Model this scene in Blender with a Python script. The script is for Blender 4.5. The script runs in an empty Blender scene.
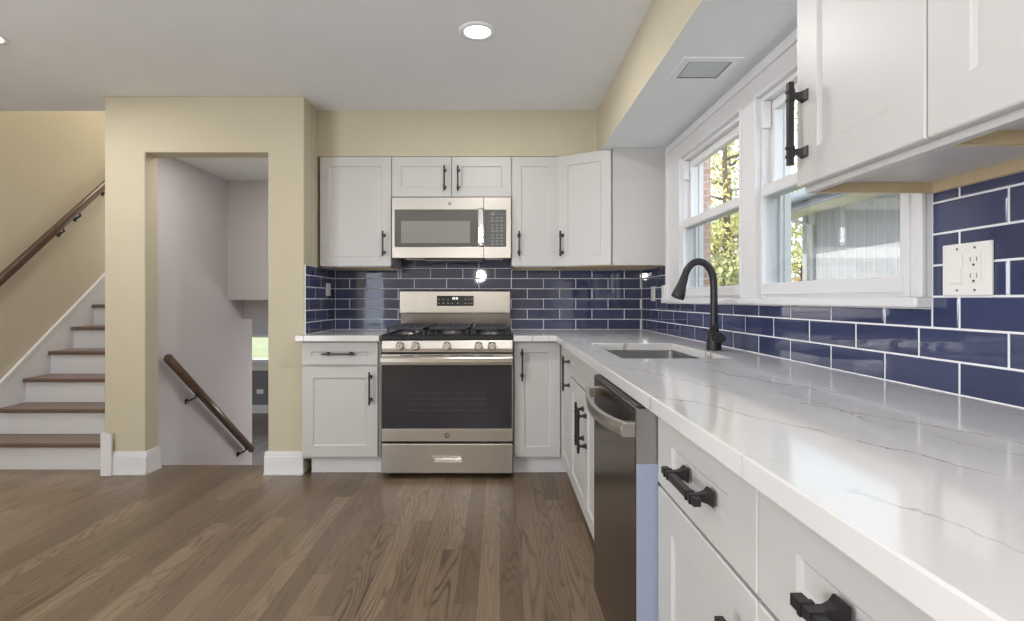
import bpy, math, random
from mathutils import Matrix, Vector
R = math.radians
random.seed(7)
S = bpy.context.scene
COL = S.collection

# ------------------------------------------------------------------ camera, sky, sun, exposure
F = 540.0                      # focal length in pixels of the 1024 x 621 frame
EYE = 1.097
cam_d = bpy.data.cameras.new('camera')
cam_d.sensor_width = 36.0
cam_d.lens = F / 1024.0 * 36.0
cam_d.shift_x = 12.0 / 1024.0
cam_d.shift_y = -10.5 / 1024.0
cam_d.clip_start = 0.02
cam_d.clip_end = 400
cam = bpy.data.objects.new('camera', cam_d)
cam.location = (0, 0, EYE)
cam.rotation_euler = (R(90), 0, 0)
COL.objects.link(cam)
S.camera = cam

S.view_settings.view_transform = 'Standard'
S.view_settings.look = 'None'
S.view_settings.exposure = 0.05
S.view_settings.gamma = 1.0
S.view_settings.use_curve_mapping = False

world = bpy.data.worlds.new('sky')
S.world = world
world.use_nodes = True
wn = world.node_tree
wn.nodes['Background'].inputs['Color'].default_value = (0.82, 0.90, 1.0, 1)
wn.nodes['Background'].inputs['Strength'].default_value = 3.1

sun_d = bpy.data.lights.new('sun', 'SUN')
sun_d.energy = 6.5
sun_d.angle = R(0.6)
sun_d.color = (1.0, 0.95, 0.86)
sun = bpy.data.objects.new('sun', sun_d)
# light travels towards +X, slightly -Y, and down
sun.rotation_euler = Vector((0.62, -0.10, -0.60)).to_track_quat('-Z', 'Y').to_euler()
sun.location = (-6, 2, 9)
COL.objects.link(sun)


def area(name, loc, direction, sx, sy, power, color=(1, 1, 1)):
    d = bpy.data.lights.new(name, 'AREA')
    d.shape = 'RECTANGLE'
    d.size, d.size_y = sx, sy
    d.energy = power
    d.color = color
    o = bpy.data.objects.new(name, d)
    o.location = loc
    o.rotation_euler = Vector(direction).to_track_quat('-Z', 'Z').to_euler()
    COL.objects.link(o)
    return o


# added unseen fill lights: left opening, stairs down, stairwell up
area('side_fill', (-3.54, -1.2, 1.35), (1, 0.35, 1.25), 2.7, 1.6, 108, (0.95, 0.97, 1.0))
area('stair_fill', (-1.75, 3.74, 2.12), (0, 0, -1), 0.6, 0.16, 4, (1, 0.97, 0.94))
area('stairwell_fill', (-3.0, 5.2, 4.55), (0, -0.1, -1), 0.7, 1.2, 60, (1, 0.96, 0.9))
# added fill point light behind the camera, with no fixture
rfill_d = bpy.data.lights.new('rear_fill', 'POINT')
rfill_d.energy = 30
rfill_d.shadow_soft_size = 0.07
rfill_d.color = (1, 0.98, 0.96)
rfill = bpy.data.objects.new('rear_fill', rfill_d)
rfill.location = (-0.34, -1.1, 1.5)
COL.objects.link(rfill)


# ------------------------------------------------------------------ mesh helpers
class MB:
    def __init__(self):
        self.v, self.f, self.m, self.s = [], [], [], []

    def face(self, idx, m=0, smooth=False):
        self.f.append(tuple(idx)); self.m.append(m); self.s.append(smooth)

    def box(self, x0, x1, y0, y1, z0, z1, m=0):
        x0, x1 = min(x0, x1), max(x0, x1); y0, y1 = min(y0, y1), max(y0, y1); z0, z1 = min(z0, z1), max(z0, z1)
        b = len(self.v)
        self.v += [(x0, y0, z0), (x1, y0, z0), (x1, y1, z0), (x0, y1, z0), (x0, y0, z1), (x1, y0, z1), (x1, y1, z1), (x0, y1, z1)]
        for q in ((0, 3, 2, 1), (4, 5, 6, 7), (0, 1, 5, 4), (1, 2, 6, 5), (2, 3, 7, 6), (3, 0, 4, 7)):
            self.face([b + i for i in q], m)
        return self

    def prism(self, pts, axis, a0, a1, m=0):
        """pts 2D polygon; extruded along axis 'x' (pts=y,z), 'y' (pts=x,z), 'z' (pts=x,y)."""
        def P(p, a):
            return {'x': (a, p[0], p[1]), 'y': (p[0], a, p[1]), 'z': (p[0], p[1], a)}[axis]
        b, n = len(self.v), len(pts)
        self.v += [P(p, a0) for p in pts] + [P(p, a1) for p in pts]
        self.face([b + i for i in range(n)], m)
        self.face([b + n + i for i in reversed(range(n))], m)
        for i in range(n):
            j = (i + 1) % n
            self.face([b + i, b + n + i, b + n + j, b + j], m)
        return self

    def tube(self, path, rad, seg=16, m=0, cap=True):
        """round tube along 3D path; rad a number or a list"""
        path = [Vector(p) for p in path]
        n = len(path)
        rad = rad if isinstance(rad, (list, tuple)) else [rad] * n
        b = len(self.v)
        t0 = (path[1] - path[0]).normalized()
        up = Vector((0, 0, 1)) if abs(t0.z) < 0.9 else Vector((0, 1, 0))
        nx = t0.cross(up).normalized()
        for i, p in enumerate(path):
            t = (path[min(i + 1, n - 1)] - path[max(i - 1, 0)]).normalized()
            nx = (nx - t * nx.dot(t)).normalized()
            ny = t.cross(nx)
            for k in range(seg):
                a = 2 * math.pi * k / seg
                self.v.append(tuple(p + (nx * math.cos(a) + ny * math.sin(a)) * rad[i]))
        for i in range(n - 1):
            for k in range(seg):
                k2 = (k + 1) % seg
                self.face([b + i * seg + k, b + i * seg + k2, b + (i + 1) * seg + k2, b + (i + 1) * seg + k], m, True)
        if cap:
            self.face([b + k for k in reversed(range(seg))], m)
            self.face([b + (n - 1) * seg + k for k in range(seg)], m)
        return self

    def bar(self, p0, p1, w, h, m=0):
        """rectangular bar between two points (w horizontal-ish, h other)"""
        p0, p1 = Vector(p0), Vector(p1)
        t = (p1 - p0).normalized()
        up = Vector((0, 0, 1)) if abs(t.z) < 0.95 else Vector((0, 1, 0))
        a = t.cross(up).normalized() * (w / 2)
        c = a.cross(t).normalized() * (h / 2)
        b = len(self.v)
        for p in (p0, p1):
            for s1, s2 in ((-1, -1), (1, -1), (1, 1), (-1, 1)):
                self.v.append(tuple(p + a * s1 + c * s2))
        for q in ((0, 1, 2, 3), (7, 6, 5, 4), (0, 4, 5, 1), (1, 5, 6, 2), (2, 6, 7, 3), (3, 7, 4, 0)):
            self.face([b + i for i in q], m)
        return self

    def loft(self, rings, m=0, smooth=False, cap=True):
        """rings of equal vertex count"""
        b, n = len(self.v), len(rings[0])
        for r in rings:
            self.v += [tuple(p) for p in r]
        for i in range(len(rings) - 1):
            for k in range(n):
                k2 = (k + 1) % n
                self.face([b + i * n + k, b + i * n + k2, b + (i + 1) * n + k2, b + (i + 1) * n + k], m, smooth)
        if cap:
            self.face([b + k for k in reversed(range(n))], m)
            self.face([b + (len(rings) - 1) * n + k for k in range(n)], m)
        return self

    def lathe(self, prof, c, axis='z', seg=24, m=0):
        """prof list of (r, h) from low to high along axis at centre c"""
        rings = []
        for r, h in prof:
            ring = []
            for k in range(seg):
                a = 2 * math.pi * k / seg
                p, q = r * math.cos(a), r * math.sin(a)
                o = {'z': (p, q, h), 'y': (p, h, -q), 'x': (h, p, q)}[axis]
                ring.append((c[0] + o[0], c[1] + o[1], c[2] + o[2]))
            rings.append(ring)
        return self.loft(rings, m, True)

    def grid(self, us, vs, filled, t0, t1, axes, m=0):
        """solid slab of the filled cells of a grid. axes e.g. 'yzx': u->y, v->z, thickness->x"""
        ids = {}
        b = self

        def V(i, j, t):
            k = (i, j, t)
            if k not in ids:
                d = {axes[0]: us[i], axes[1]: vs[j], axes[2]: (t0, t1)[t]}
                ids[k] = len(b.v)
                b.v.append((d['x'], d['y'], d['z']))
            return ids[k]
        nu, nv = len(us) - 1, len(vs) - 1
        ok = lambda i, j: 0 <= i < nu and 0 <= j < nv and filled((us[i] + us[i + 1]) / 2, (vs[j] + vs[j + 1]) / 2)
        for i in range(nu):
            for j in range(nv):
                if not ok(i, j):
                    continue
                self.face([V(i, j, 0), V(i, j + 1, 0), V(i + 1, j + 1, 0), V(i + 1, j, 0)], m)
                self.face([V(i, j, 1), V(i + 1, j, 1), V(i + 1, j + 1, 1), V(i, j + 1, 1)], m)
                if not ok(i - 1, j): self.face([V(i, j, 0), V(i, j, 1), V(i, j + 1, 1), V(i, j + 1, 0)], m)
                if not ok(i + 1, j): self.face([V(i + 1, j, 0), V(i + 1, j + 1, 0), V(i + 1, j + 1, 1), V(i + 1, j, 1)], m)
                if not ok(i, j - 1): self.face([V(i, j, 0), V(i + 1, j, 0), V(i + 1, j, 1), V(i, j, 1)], m)
                if not ok(i, j + 1): self.face([V(i, j + 1, 0), V(i, j + 1, 1), V(i + 1, j + 1, 1), V(i + 1, j + 1, 0)], m)
        return self

    def mesh(self, name):
        import bmesh
        me = bpy.data.meshes.new(name)
        me.from_pydata(self.v, [], self.f)
        for p, m, s in zip(me.polygons, self.m, self.s):
            p.material_index = m
            p.use_smooth = s
        bm = bmesh.new()
        bm.from_mesh(me)
        bmesh.ops.recalc_face_normals(bm, faces=bm.faces)
        bm.to_mesh(me)
        bm.free()
        return me


def obj(name, mb, mats, parent=None, bevel=0, loc=None, rot=None, label=None, seg=2):
    me = mb if isinstance(mb, bpy.types.Mesh) else mb.mesh(name)
    if not isinstance(mats, (list, tuple)):
        mats = [mats]
    if not me.materials:
        for mt in mats:
            me.materials.append(mt)
    o = bpy.data.objects.new(name, me)
    COL.objects.link(o)
    if parent:
        o.parent = parent
    if loc is not None:
        o.location = loc
    if rot is not None:
        o.rotation_euler = rot
    if bevel:
        b = o.modifiers.new('bevel', 'BEVEL')
        b.width = bevel; b.segments = seg; b.limit_method = 'ANGLE'; b.angle_limit = R(40)
    if label:
        o['label'] = label
    return o


def tag(o, label, cat, group=None, kind=None):
    o['label'] = label; o['category'] = cat
    if group: o['group'] = group
    if kind: o['kind'] = kind
    return o


def thing(name, label, cat, loc=(0, 0, 0), rz=0, group=None, kind=None):
    o = bpy.data.objects.new(name, None)
    o.empty_display_size = 0.1
    COL.objects.link(o)
    o.location = loc
    o.rotation_euler = (0, 0, R(rz))
    return tag(o, label, cat, group, kind)


def struct(name, mb, mats, label, cat, parent=None, bevel=0):
    o = obj(name, mb, mats, parent, bevel)
    if parent is None:
        tag(o, label, cat, None, 'structure')
    return o


# ------------------------------------------------------------------ materials
def lin(r, g, b):
    f = lambda c: (c / 255) / 12.92 if c / 255 <= 0.04045 else ((c / 255 + 0.055) / 1.055) ** 2.4
    return (f(r), f(g), f(b), 1)


class NT:
    """tiny node-building helper"""
    def __init__(self, name):
        self.mat = bpy.data.materials.new(name)
        self.mat.use_nodes = True
        self.t = self.mat.node_tree
        self.p = self.t.nodes['Principled BSDF']

    def n(self, typ, **kw):
        nd = self.t.nodes.new(typ)
        for k, v in kw.items():
            if k.startswith('i_'):
                nd.inputs[k[2:].replace('_', ' ')].default_value = v
            else:
                setattr(nd, k, v)
        return nd

    def link(self, a, b):
        self.t.links.new(a, b)

    def math(self, op, a, b=None, c=None, clamp=False):
        nd = self.t.nodes.new('ShaderNodeMath')
        nd.operation = op; nd.use_clamp = clamp
        for i, x in enumerate((a, b, c)):
            if x is None: continue
            if isinstance(x, (int, float)): nd.inputs[i].default_value = x
            else: self.link(x, nd.inputs[i])
        return nd.outputs[0]

    def mix(self, fac, a, b, blend='MIX'):
        nd = self.t.nodes.new('ShaderNodeMix')
        nd.data_type = 'RGBA'; nd.blend_type = blend
        for s, x in ((0, fac), (6, a), (7, b)):
            if isinstance(x, (int, float)): nd.inputs[s].default_value = x
            elif isinstance(x, tuple): nd.inputs[s].default_value = x
            else: self.link(x, nd.inputs[s])
        return nd.outputs[2]

    def ramp(self, fac, stops):
        nd = self.t.nodes.new('ShaderNodeValToRGB')
        cr = nd.color_ramp
        while len(cr.elements) < len(stops): cr.elements.new(0.5)
        for e, (p, c) in zip(cr.elements, stops):
            e.position = p
            e.color = c if isinstance(c, tuple) else (c, c, c, 1)
        self.link(fac, nd.inputs[0])
        return nd.outputs[0]

    def coords(self, scale=(1, 1, 1), loc=(0, 0, 0)):
        tc = self.n('ShaderNodeTexCoord')
        mp = self.n('ShaderNodeMapping')
        mp.inputs['Scale'].default_value = scale
        mp.inputs['Location'].default_value = loc
        self.link(tc.outputs['Object'], mp.inputs['Vector'])
        return mp.outputs[0]

    def noise(self, vec, scale, detail=3, rough=0.5, dist=0.0):
        nd = self.n('ShaderNodeTexNoise')
        nd.inputs['Scale'].default_value = scale
        nd.inputs['Detail'].default_value = detail
        nd.inputs['Roughness'].default_value = rough
        nd.inputs['Distortion'].default_value = dist
        self.link(vec, nd.inputs['Vector'])
        return nd.outputs[0]

    def bump(self, h, strength=0.1, dist=0.01):
        nd = self.n('ShaderNodeBump')
        nd.inputs['Strength'].default_value = strength
        nd.inputs['Distance'].default_value = dist
        self.link(h, nd.inputs['Height'])
        self.link(nd.outputs[0], self.p.inputs['Normal'])

    def set(self, **kw):
        for k, v in kw.items():
            self.p.inputs[k.replace('_', ' ')].default_value = v
        return self


def plain(name, col, rough=0.5, metal=0.0, var=0.03, scale=6.0, bump=0.0, bscale=200, **kw):
    m = NT(name)
    v = m.coords()
    nz = m.noise(v, scale, 3)
    dark = tuple(c * (1 - var) for c in col[:3]) + (1,)
    lite = tuple(min(1, c * (1 + var)) for c in col[:3]) + (1,)
    m.link(m.mix(nz, dark, lite), m.p.inputs['Base Color'])
    m.set(Roughness=rough, Metallic=metal)
    for k, x in kw.items():
        m.p.inputs[k.replace('_', ' ')].default_value = x
    if bump:
        m.bump(m.noise(m.coords(), bscale, 2), bump, 0.002)
    return m.mat


M = {}
M['wall'] = plain('beige_paint', lin(199, 190, 167), 0.75, bump=0.08, bscale=120)
M['pale'] = plain('pale_grey_paint', lin(210, 206, 208), 0.75, bump=0.08, bscale=120)
M['ceiling'] = plain('ceiling_paint', lin(241, 244, 248), 0.85, bump=0.08, bscale=120)
M['trim'] = plain('white_trim_paint', lin(228, 227, 229), 0.35)
M['cabinet'] = plain('white_cabinet_paint', lin(199, 197, 195), 0.38, var=0.015)
M['gap'] = plain('cabinet_gap_dark', lin(70, 68, 66), 0.7)
M['rawwood'] = plain('raw_wood_edge', lin(205, 186, 150), 0.6, var=0.12, scale=30)
M['grey'] = plain('grey_paint', lin(128, 126, 128), 0.75)
M['black'] = plain('black_metal', lin(56, 53, 57), 0.38, 0.5, var=0.1)
M['blackenamel'] = plain('black_enamel', lin(38, 38, 43), 0.15)
M['iron'] = plain('cast_iron', lin(58, 59, 66), 0.5, 0.2, var=0.2, scale=80)
M['plastic'] = plain('white_plastic', lin(240, 238, 234), 0.3)
M['plasticdark'] = plain('dark_slot', lin(60, 58, 56), 0.5)
M['edgeblue'] = plain('pale_blue_edge', lin(156, 165, 188), 0.35, 0.1)  # pale blue tone of the lower dishwasher door edge
M['mark'] = plain('white_print', lin(205, 208, 210), 0.5)
M['deadgrey'] = plain('badge_grey', lin(120, 118, 118), 0.3, 0.7)
M['rail'] = plain('dark_brown_rail', lin(96, 74, 60), 0.35, var=0.15, scale=30)
M['whitesteel'] = plain('chrome_knob', lin(235, 233, 230), 0.16, 1.0)
M['fascia'] = plain('grey_fascia', lin(120, 124, 134), 0.6)
M['soffitout'] = plain('cream_soffit', lin(232, 226, 205), 0.7)
M['roofred'] = plain('red_brown_roof', lin(165, 110, 95), 0.8, var=0.2, scale=10)
M['bark'] = plain('bark', lin(105, 88, 74), 0.9, var=0.3, scale=14)
M['lawn'] = plain('lawn_grass', lin(112, 117, 84), 0.9, var=0.4, scale=3)


def steel(name, col, rough, axis='x', bstr=0.05):
    m = NT(name)
    sc = {'x': (0.8, 150, 260), 'z': (260, 150, 0.8), 'y': (200, 0.8, 260)}[axis]
    nz = m.noise(m.coords(sc), 3.0, 3, 0.6)
    big = m.noise(m.coords((3.2, 1, .5)), 2.2, 2)
    m.link(m.mix(nz, tuple(c * 0.95 for c in col[:3]) + (1,), col), m.p.inputs['Base Color'])
    r = m.math('MULTIPLY_ADD', nz, 0.10, rough - 0.04)
    m.link(r, m.p.inputs['Roughness'])
    m.set(Metallic=1.0)
    m.bump(m.math('ADD', m.math('MULTIPLY', nz, 0.04), big), bstr, 0.012)
    return m.mat


M['steel'] = steel('brushed_stainless', lin(200, 195, 189), 0.3, 'x', 0.25)
M['steeldark'] = steel('dark_stainless', lin(128, 123, 122), 0.2, 'z', 0.04)
M['steelsink'] = steel('sink_stainless', lin(176, 176, 176), 0.32, 'y')


def m_glassdark():
    m = NT('oven_glass')
    m.link(m.mix(m.noise(m.coords(), 2.0, 2), lin(34, 35, 46), lin(40, 41, 54)), m.p.inputs['Base Color'])
    m.set(Roughness=0.05, Specular_IOR_Level=0.9)
    return m.mat


M['oven_glass'] = m_glassdark()
M['mw_glass'] = plain('microwave_glass', lin(92, 90, 86), 0.12)
M['mw_screen'] = plain('microwave_screen', lin(138, 136, 131), 0.16)
M['mw_panel'] = plain('microwave_keypad', lin(88, 87, 86), 0.25)


def m_pane(name='window_glass', tint=(0.97, 0.98, 0.98, 1)):
    m = NT(name)
    t = m.t
    t.nodes.remove(m.p)
    tr = m.n('ShaderNodeBsdfTransparent'); tr.inputs[0].default_value = tint
    gl = m.n('ShaderNodeBsdfGlossy'); gl.inputs['Roughness'].default_value = 0.02
    fr = m.n('ShaderNodeFresnel'); fr.inputs[0].default_value = 1.35
    mx = m.n('ShaderNodeMixShader')
    m.link(m.math('MULTIPLY', fr.outputs[0], 0.22), mx.inputs[0])
    m.link(tr.outputs[0], mx.inputs[1]); m.link(gl.outputs[0], mx.inputs[2])
    m.link(mx.outputs[0], t.nodes['Material Output'].inputs[0])
    return m.mat


M['pane'] = m_pane()
M['screened'] = m_pane('screened_window_glass', (0.82, 0.84, 0.84, 1))


def m_emit(name, col, s):
    m = NT(name)
    m.set(Base_Color=(0.9, 0.9, 0.9, 1), Emission_Color=col, Emission_Strength=s)
    nz = m.noise(m.coords(), 8, 1)
    m.link(m.mix(nz, (0.88, 0.88, 0.88, 1), (0.92, 0.92, 0.92, 1)), m.p.inputs['Base Color'])
    return m.mat


M['lamp'] = m_emit('lit_lamp_lens', (1, 0.99, 0.96, 1), 4.0)
M['lens'] = plain('frosted_lens', lin(196, 203, 204), 0.3)
M['digits'] = m_emit('lit_display', (0.85, 0.93, 1.0, 1), 1.2)


def m_tile():
    m = NT('navy_glazed_tile')
    g = m.n('ShaderNodeNewGeometry')
    rnd = g.outputs['Random Per Island']
    col = m.mix(rnd, lin(56, 62, 94), lin(72, 79, 112))
    cloud = m.noise(m.coords(), 9, 3)
    col = m.mix(m.math('MULTIPLY', cloud, 0.5), col, lin(62, 68, 99))
    m.link(col, m.p.inputs['Base Color'])
    m.set(Roughness=0.035, Specular_IOR_Level=0.8)
    m.bump(m.noise(m.coords(), 9, 2), 0.06, 0.006)
    return m.mat


M['tile'] = m_tile()
M['grout'] = plain('white_grout', lin(240, 240, 243), 0.8)


def m_quartz():
    m = NT('white_veined_quartz')
    v = m.coords((1.0, 0.55, 1.0))
    tc = m.n('ShaderNodeTexCoord'); sp = m.n('ShaderNodeSeparateXYZ')
    m.link(tc.outputs['Object'], sp.inputs[0])

    def veins(slope, gap, width, amp, off, lo, hi):
        n = m.noise(m.coords((1, .8, .4), off), 2.4, 8, 0.62)
        t = m.math('ADD', m.math('MULTIPLY_ADD', sp.outputs[1], slope, sp.outputs[0]), m.math('MULTIPLY', n, amp))
        fr = m.math('ABSOLUTE', m.math('SUBTRACT', m.math('FRACT', m.math('DIVIDE', t, gap)), 0.5))
        ln = m.math('SUBTRACT', 1.0, m.math('DIVIDE', fr, width), clamp=True)
        mask = m.ramp(m.noise(m.coords((1.4, .9, .4), (off[1], off[0], 2)), 3.2, 4), [(lo, 0.0), (hi, 1.0)])
        return m.math('MULTIPLY', ln, mask)
    v1 = veins(0.42, 0.23, 0.018, 0.30, (1.7, 0.4, 0), .38, .56)
    v2 = m.math('MULTIPLY', veins(0.18, 0.31, 0.014, 0.42, (6.1, 2.3, 0), .48, .62), 0.6)
    tot = m.math('MULTIPLY', m.math('ADD', v1, v2, clamp=True), 0.9)
    cloud = m.noise(v, 4, 4)
    base = m.mix(cloud, lin(216, 213, 212), lin(226, 224, 223))
    m.link(m.mix(tot, base, lin(140, 124, 110)), m.p.inputs['Base Color'])
    m.set(Roughness=0.10, Specular_IOR_Level=0.42)
    return m.mat


M['quartz'] = m_quartz()


def m_floor(name, base_dark, base_light, width=0.083, length=1.35):
    m = NT(name)
    tc = m.n('ShaderNodeTexCoord')
    sp = m.n('ShaderNodeSeparateXYZ')
    m.link(tc.outputs['Object'], sp.inputs[0])
    x, y = sp.outputs[0], sp.outputs[1]
    xs = m.math('DIVIDE', x, width)
    ix = m.math('FLOOR', xs)
    w1 = m.n('ShaderNodeTexWhiteNoise', noise_dimensions='1D'); m.link(ix, w1.inputs['W'])
    ys = m.math('ADD', m.math('DIVIDE', y, length), m.math('MULTIPLY', w1.outputs[0], 7.31))
    iy = m.math('FLOOR', ys)
    cid = m.n('ShaderNodeCombineXYZ'); m.link(ix, cid.inputs[0]); m.link(iy, cid.inputs[1])
    w2 = m.n('ShaderNodeTexWhiteNoise', noise_dimensions='2D'); m.link(cid.outputs[0], w2.inputs['Vector'])
    rnd = w2.outputs[0]
    # wood grain: contour lines of a stretched noise, shifted per plank
    gv = m.n('ShaderNodeCombineXYZ')
    m.link(m.math('ADD', m.math('MULTIPLY', x, 8.0), m.math('MULTIPLY', rnd, 40.0)), gv.inputs[0])
    m.link(m.math('ADD', m.math('MULTIPLY', y, 0.75), m.math('MULTIPLY', rnd, 13.0)), gv.inputs[1])
    field = m.noise(gv.outputs[0], 1.0, 2, 0.45, 0.3)
    rings = m.math('SINE', m.math('MULTIPLY', field, 120.0))
    rings = m.math('POWER', m.math('MULTIPLY_ADD', rings, 0.5, 0.5), 3.0)
    w3_ = m.n('ShaderNodeTexWhiteNoise', noise_dimensions='2D'); m.link(m.math('ADD', rnd, 3.7), w3_.inputs['Vector'])
    patch = m.ramp(m.noise(m.coords((3, .7, 1)), 1.6, 2), [(.34, .3), (.58, 1.0)])
    rings = m.math('MULTIPLY', rings, m.math('MULTIPLY', patch, m.math('MULTIPLY_ADD', w3_.outputs[0], .8, .3)))
    fv = m.n('ShaderNodeCombineXYZ')
    m.link(m.math('MULTIPLY', x, 120.0), fv.inputs[0]); m.link(m.math('MULTIPLY', y, 4.0), fv.inputs[1])
    fine = m.noise(fv.outputs[0], 1.0, 3, 0.6)
    col = m.mix(rnd, base_dark, base_light)
    col = m.mix(m.math('MULTIPLY', rings, 0.9), col, lin(58, 45, 34))
    col = m.mix(m.math('MULTIPLY', m.math('SUBTRACT', fine, 0.35, clamp=True), 0.9), col, lin(74, 57, 44))
    blot = m.noise(m.coords((1.6, 0.5, 1)), 2.0, 3)
    col = m.mix(m.math('MULTIPLY', blot, 0.3), col, lin(150, 128, 104))
    # seams
    fx = m.math('FRACT', xs); fy = m.math('FRACT', ys)
    ex = m.math('MINIMUM', fx, m.math('SUBTRACT', 1.0, fx))
    ey = m.math('MULTIPLY', m.math('MINIMUM', fy, m.math('SUBTRACT', 1.0, fy)), length / width)
    seam = m.math('LESS_THAN', m.math('MINIMUM', ex, ey), 0.010)
    col = m.mix(m.math('MULTIPLY', seam, 0.5), col, lin(52, 40, 32))
    m.link(col, m.p.inputs['Base Color'])
    m.link(m.math('MULTIPLY_ADD', fine, 0.12, 0.27), m.p.inputs['Roughness'])
    m.set(Specular_IOR_Level=0.45)
    h = m.math('SUBTRACT', m.math('MULTIPLY', rings, -0.15), seam)
    m.bump(h, 0.1, 0.002)
    return m.mat


M['floor'] = m_floor('oak_floor', lin(98, 82, 64), lin(139, 120, 98))
M['tread'] = plain('stair_tread_wood', lin(112, 92, 80), 0.35, var=0.2, scale=16)


def m_siding():
    m = NT('grey_siding')
    m.link(m.mix(m.noise(m.coords((30, 30, 1)), 2.0, 2), lin(172, 170, 176), lin(184, 182, 187)), m.p.inputs['Base Color'])
    m.set(Roughness=0.8)
    return m.mat


M['siding'] = m_siding()


def m_brick():
    m = NT('pink_brick')
    b = m.n('ShaderNodeTexBrick')
    tc = m.n('ShaderNodeTexCoord')
    sp = m.n('ShaderNodeSeparateXYZ'); m.link(tc.outputs['Object'], sp.inputs[0])
    cb = m.n('ShaderNodeCombineXYZ')
    m.link(m.math('ADD', sp.outputs[0], sp.outputs[1]), cb.inputs[0]); m.link(sp.outputs[2], cb.inputs[1])
    m.link(cb.outputs[0], b.inputs['Vector'])
    b.inputs['Scale'].default_value = 5.0
    b.inputs['Color1'].default_value = lin(190, 148, 132)
    b.inputs['Color2'].default_value = lin(206, 170, 152)
    b.inputs['Mortar'].default_value = lin(214, 204, 196)
    m.link(b.outputs[0], m.p.inputs['Base Color'])
    m.set(Roughness=0.9)
    return m.mat


M['brick'] = m_brick()


def m_leaf(name, c1, c2):
    m = NT(name)
    g = m.n('ShaderNodeNewGeometry')
    m.link(m.mix(g.outputs['Random Per Island'], c1, c2), m.p.inputs['Base Color'])
    m.set(Roughness=0.7)
    return m.mat


M['leaf_yellow'] = m_leaf('yellow_leaves', lin(238, 222, 138), lin(196, 194, 128))
M['leaf_green'] = m_leaf('olive_leaves', lin(164, 172, 124), lin(214, 208, 146))

# ------------------------------------------------------------------ key planes (metres)
YW, XW = 4.02, 1.06            # back wall, right wall
XS = -1.234                    # short side wall by the range run
YC = 3.40                      # front of the stair partition
CEIL = 2.38
XL = -3.475                    # left wall
CT, CB = 0.8785, 0.8425        # counter top, underside
UT, UB = 2.068, 1.319          # upper cabinets

# ------------------------------------------------------------------ the room
fl = MB()
fl.grid([-3.475, -2.49, -2.36, -1.36, 1.06], [-3.0, 3.53, 3.59, 4.02],
        lambda u, v: not (v > 3.59 and -2.36 < u < -1.36) and not (v > 3.53 and -2.49 < u < -2.36), -0.12, 0.0, 'xyz')
struct('floor', fl, M['floor'], 'brown oak plank floor of the kitchen', 'floor')

ce = MB()
ce.grid([-3.6, -2.49, 1.24], [-3.1, 3.667, 4.15], lambda u, v: not (u < -2.49 and v > 3.667), CEIL, CEIL + 0.2, 'xyz')
struct('ceiling', ce, M['ceiling'], 'flat white ceiling over the kitchen', 'ceiling')

wb = MB().box(-1.36, 1.24, YW, YW + 0.13, 0, CEIL)
struct('wall_back', wb, M['wall'], 'beige wall behind the range and cabinets', 'wall')

W1 = (2.34, 3.12); W2 = (1.385, 2.19); WZ = (1.104, 1.915)
wr = MB().grid([-3.1, W2[0], W2[1], W1[0], W1[1], YW + 0.13], [0, WZ[0], WZ[1], CEIL],
               lambda u, v: not (WZ[0] < v < WZ[1] and (W1[0] < u < W1[1] or W2[0] < u < W2[1])), XW, XW + 0.10, 'yzx')
struct('wall_right', wr, M['trim'], 'white painted wall around the two windows over the sink', 'wall')

wl = MB().grid([-3.1, -2.55, 0.15, 6.6], [-0.2, 0.55, 2.15, 4.6],
               lambda u, v: not (-2.55 < u < 0.15 and 0.55 < v < 2.15), XL - 0.13, XL, 'yzx')
struct('wall_left', wl, M['wall'], 'beige wall running up beside the staircase', 'wall')
struct('wall_stairwell_end', MB().box(XL, -2.36, 6.6, 6.73, 1.2, 4.6).box(-2.49, -2.36, 5.14, 6.6, 2.3, 4.6).box(-2.49, -2.36, 3.53, 5.14, 2.59, 4.6)
       .box(XL, -2.49, 3.547, 3.667, CEIL + .2, 4.6),
       M['wall'], 'beige wall at the top of the stairwell', 'wall')
struct('ceiling_stairwell', MB().box(XL, -2.36, 3.547, 6.73, 4.6, 4.7), M['ceiling'], 'white ceiling high over the staircase', 'ceiling')

wre = MB().grid([-3.6, -2.8, -2.35, 1.24], [-0.12, 0.6, 2.0, CEIL],
                lambda u, v: not (-2.8 < u < -2.35 and 0.6 < v < 2.0), -3.1, -3.0, 'xzy')
struct('wall_rear', wre, M['wall'], 'beige wall behind the camera', 'wall')

# stair partition with the doorway
OX = (-2.235, -1.461); OZ = 2.026
wp = MB().grid([-2.49, OX[0], OX[1], XS], [0, OZ, CEIL], lambda u, v: not (OX[0] < u < OX[1] and v < OZ), YC, YC + 0.13, 'xzy')
struct('wall_partition', wp, M['wall'], 'beige wall with the doorway down to the lower level', 'wall', bevel=0.006)
struct('wall_side', MB().box(-1.36, XS, YC + 0.13, YW, 0, CEIL), M['wall'], 'short beige return wall left of the base cabinet', 'wall')
struct('wall_stair', MB().box(-2.49, -2.36, YC + 0.13, 5.14, -1.1, 2.59), M['pale'], 'pale wall inside the doorway carrying the handrail', 'wall')

# boxed soffits
so = MB().box(XS, XW, 3.652, YW, UT, CEIL)
struct('wall_soffit', so, M['wall'], 'beige boxed soffit above the range wall cabinets', 'soffit')
sr = MB().box(0.656, XW, -3.0, 3.652, UT, CEIL)
o = struct('wall_soffit_window', sr, [M['wall'], M['ceiling']], 'soffit above the windows, beige face and white underside', 'soffit')
for p in o.data.polygons:
    if p.normal.z < -0.5: p.material_index = 1

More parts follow.
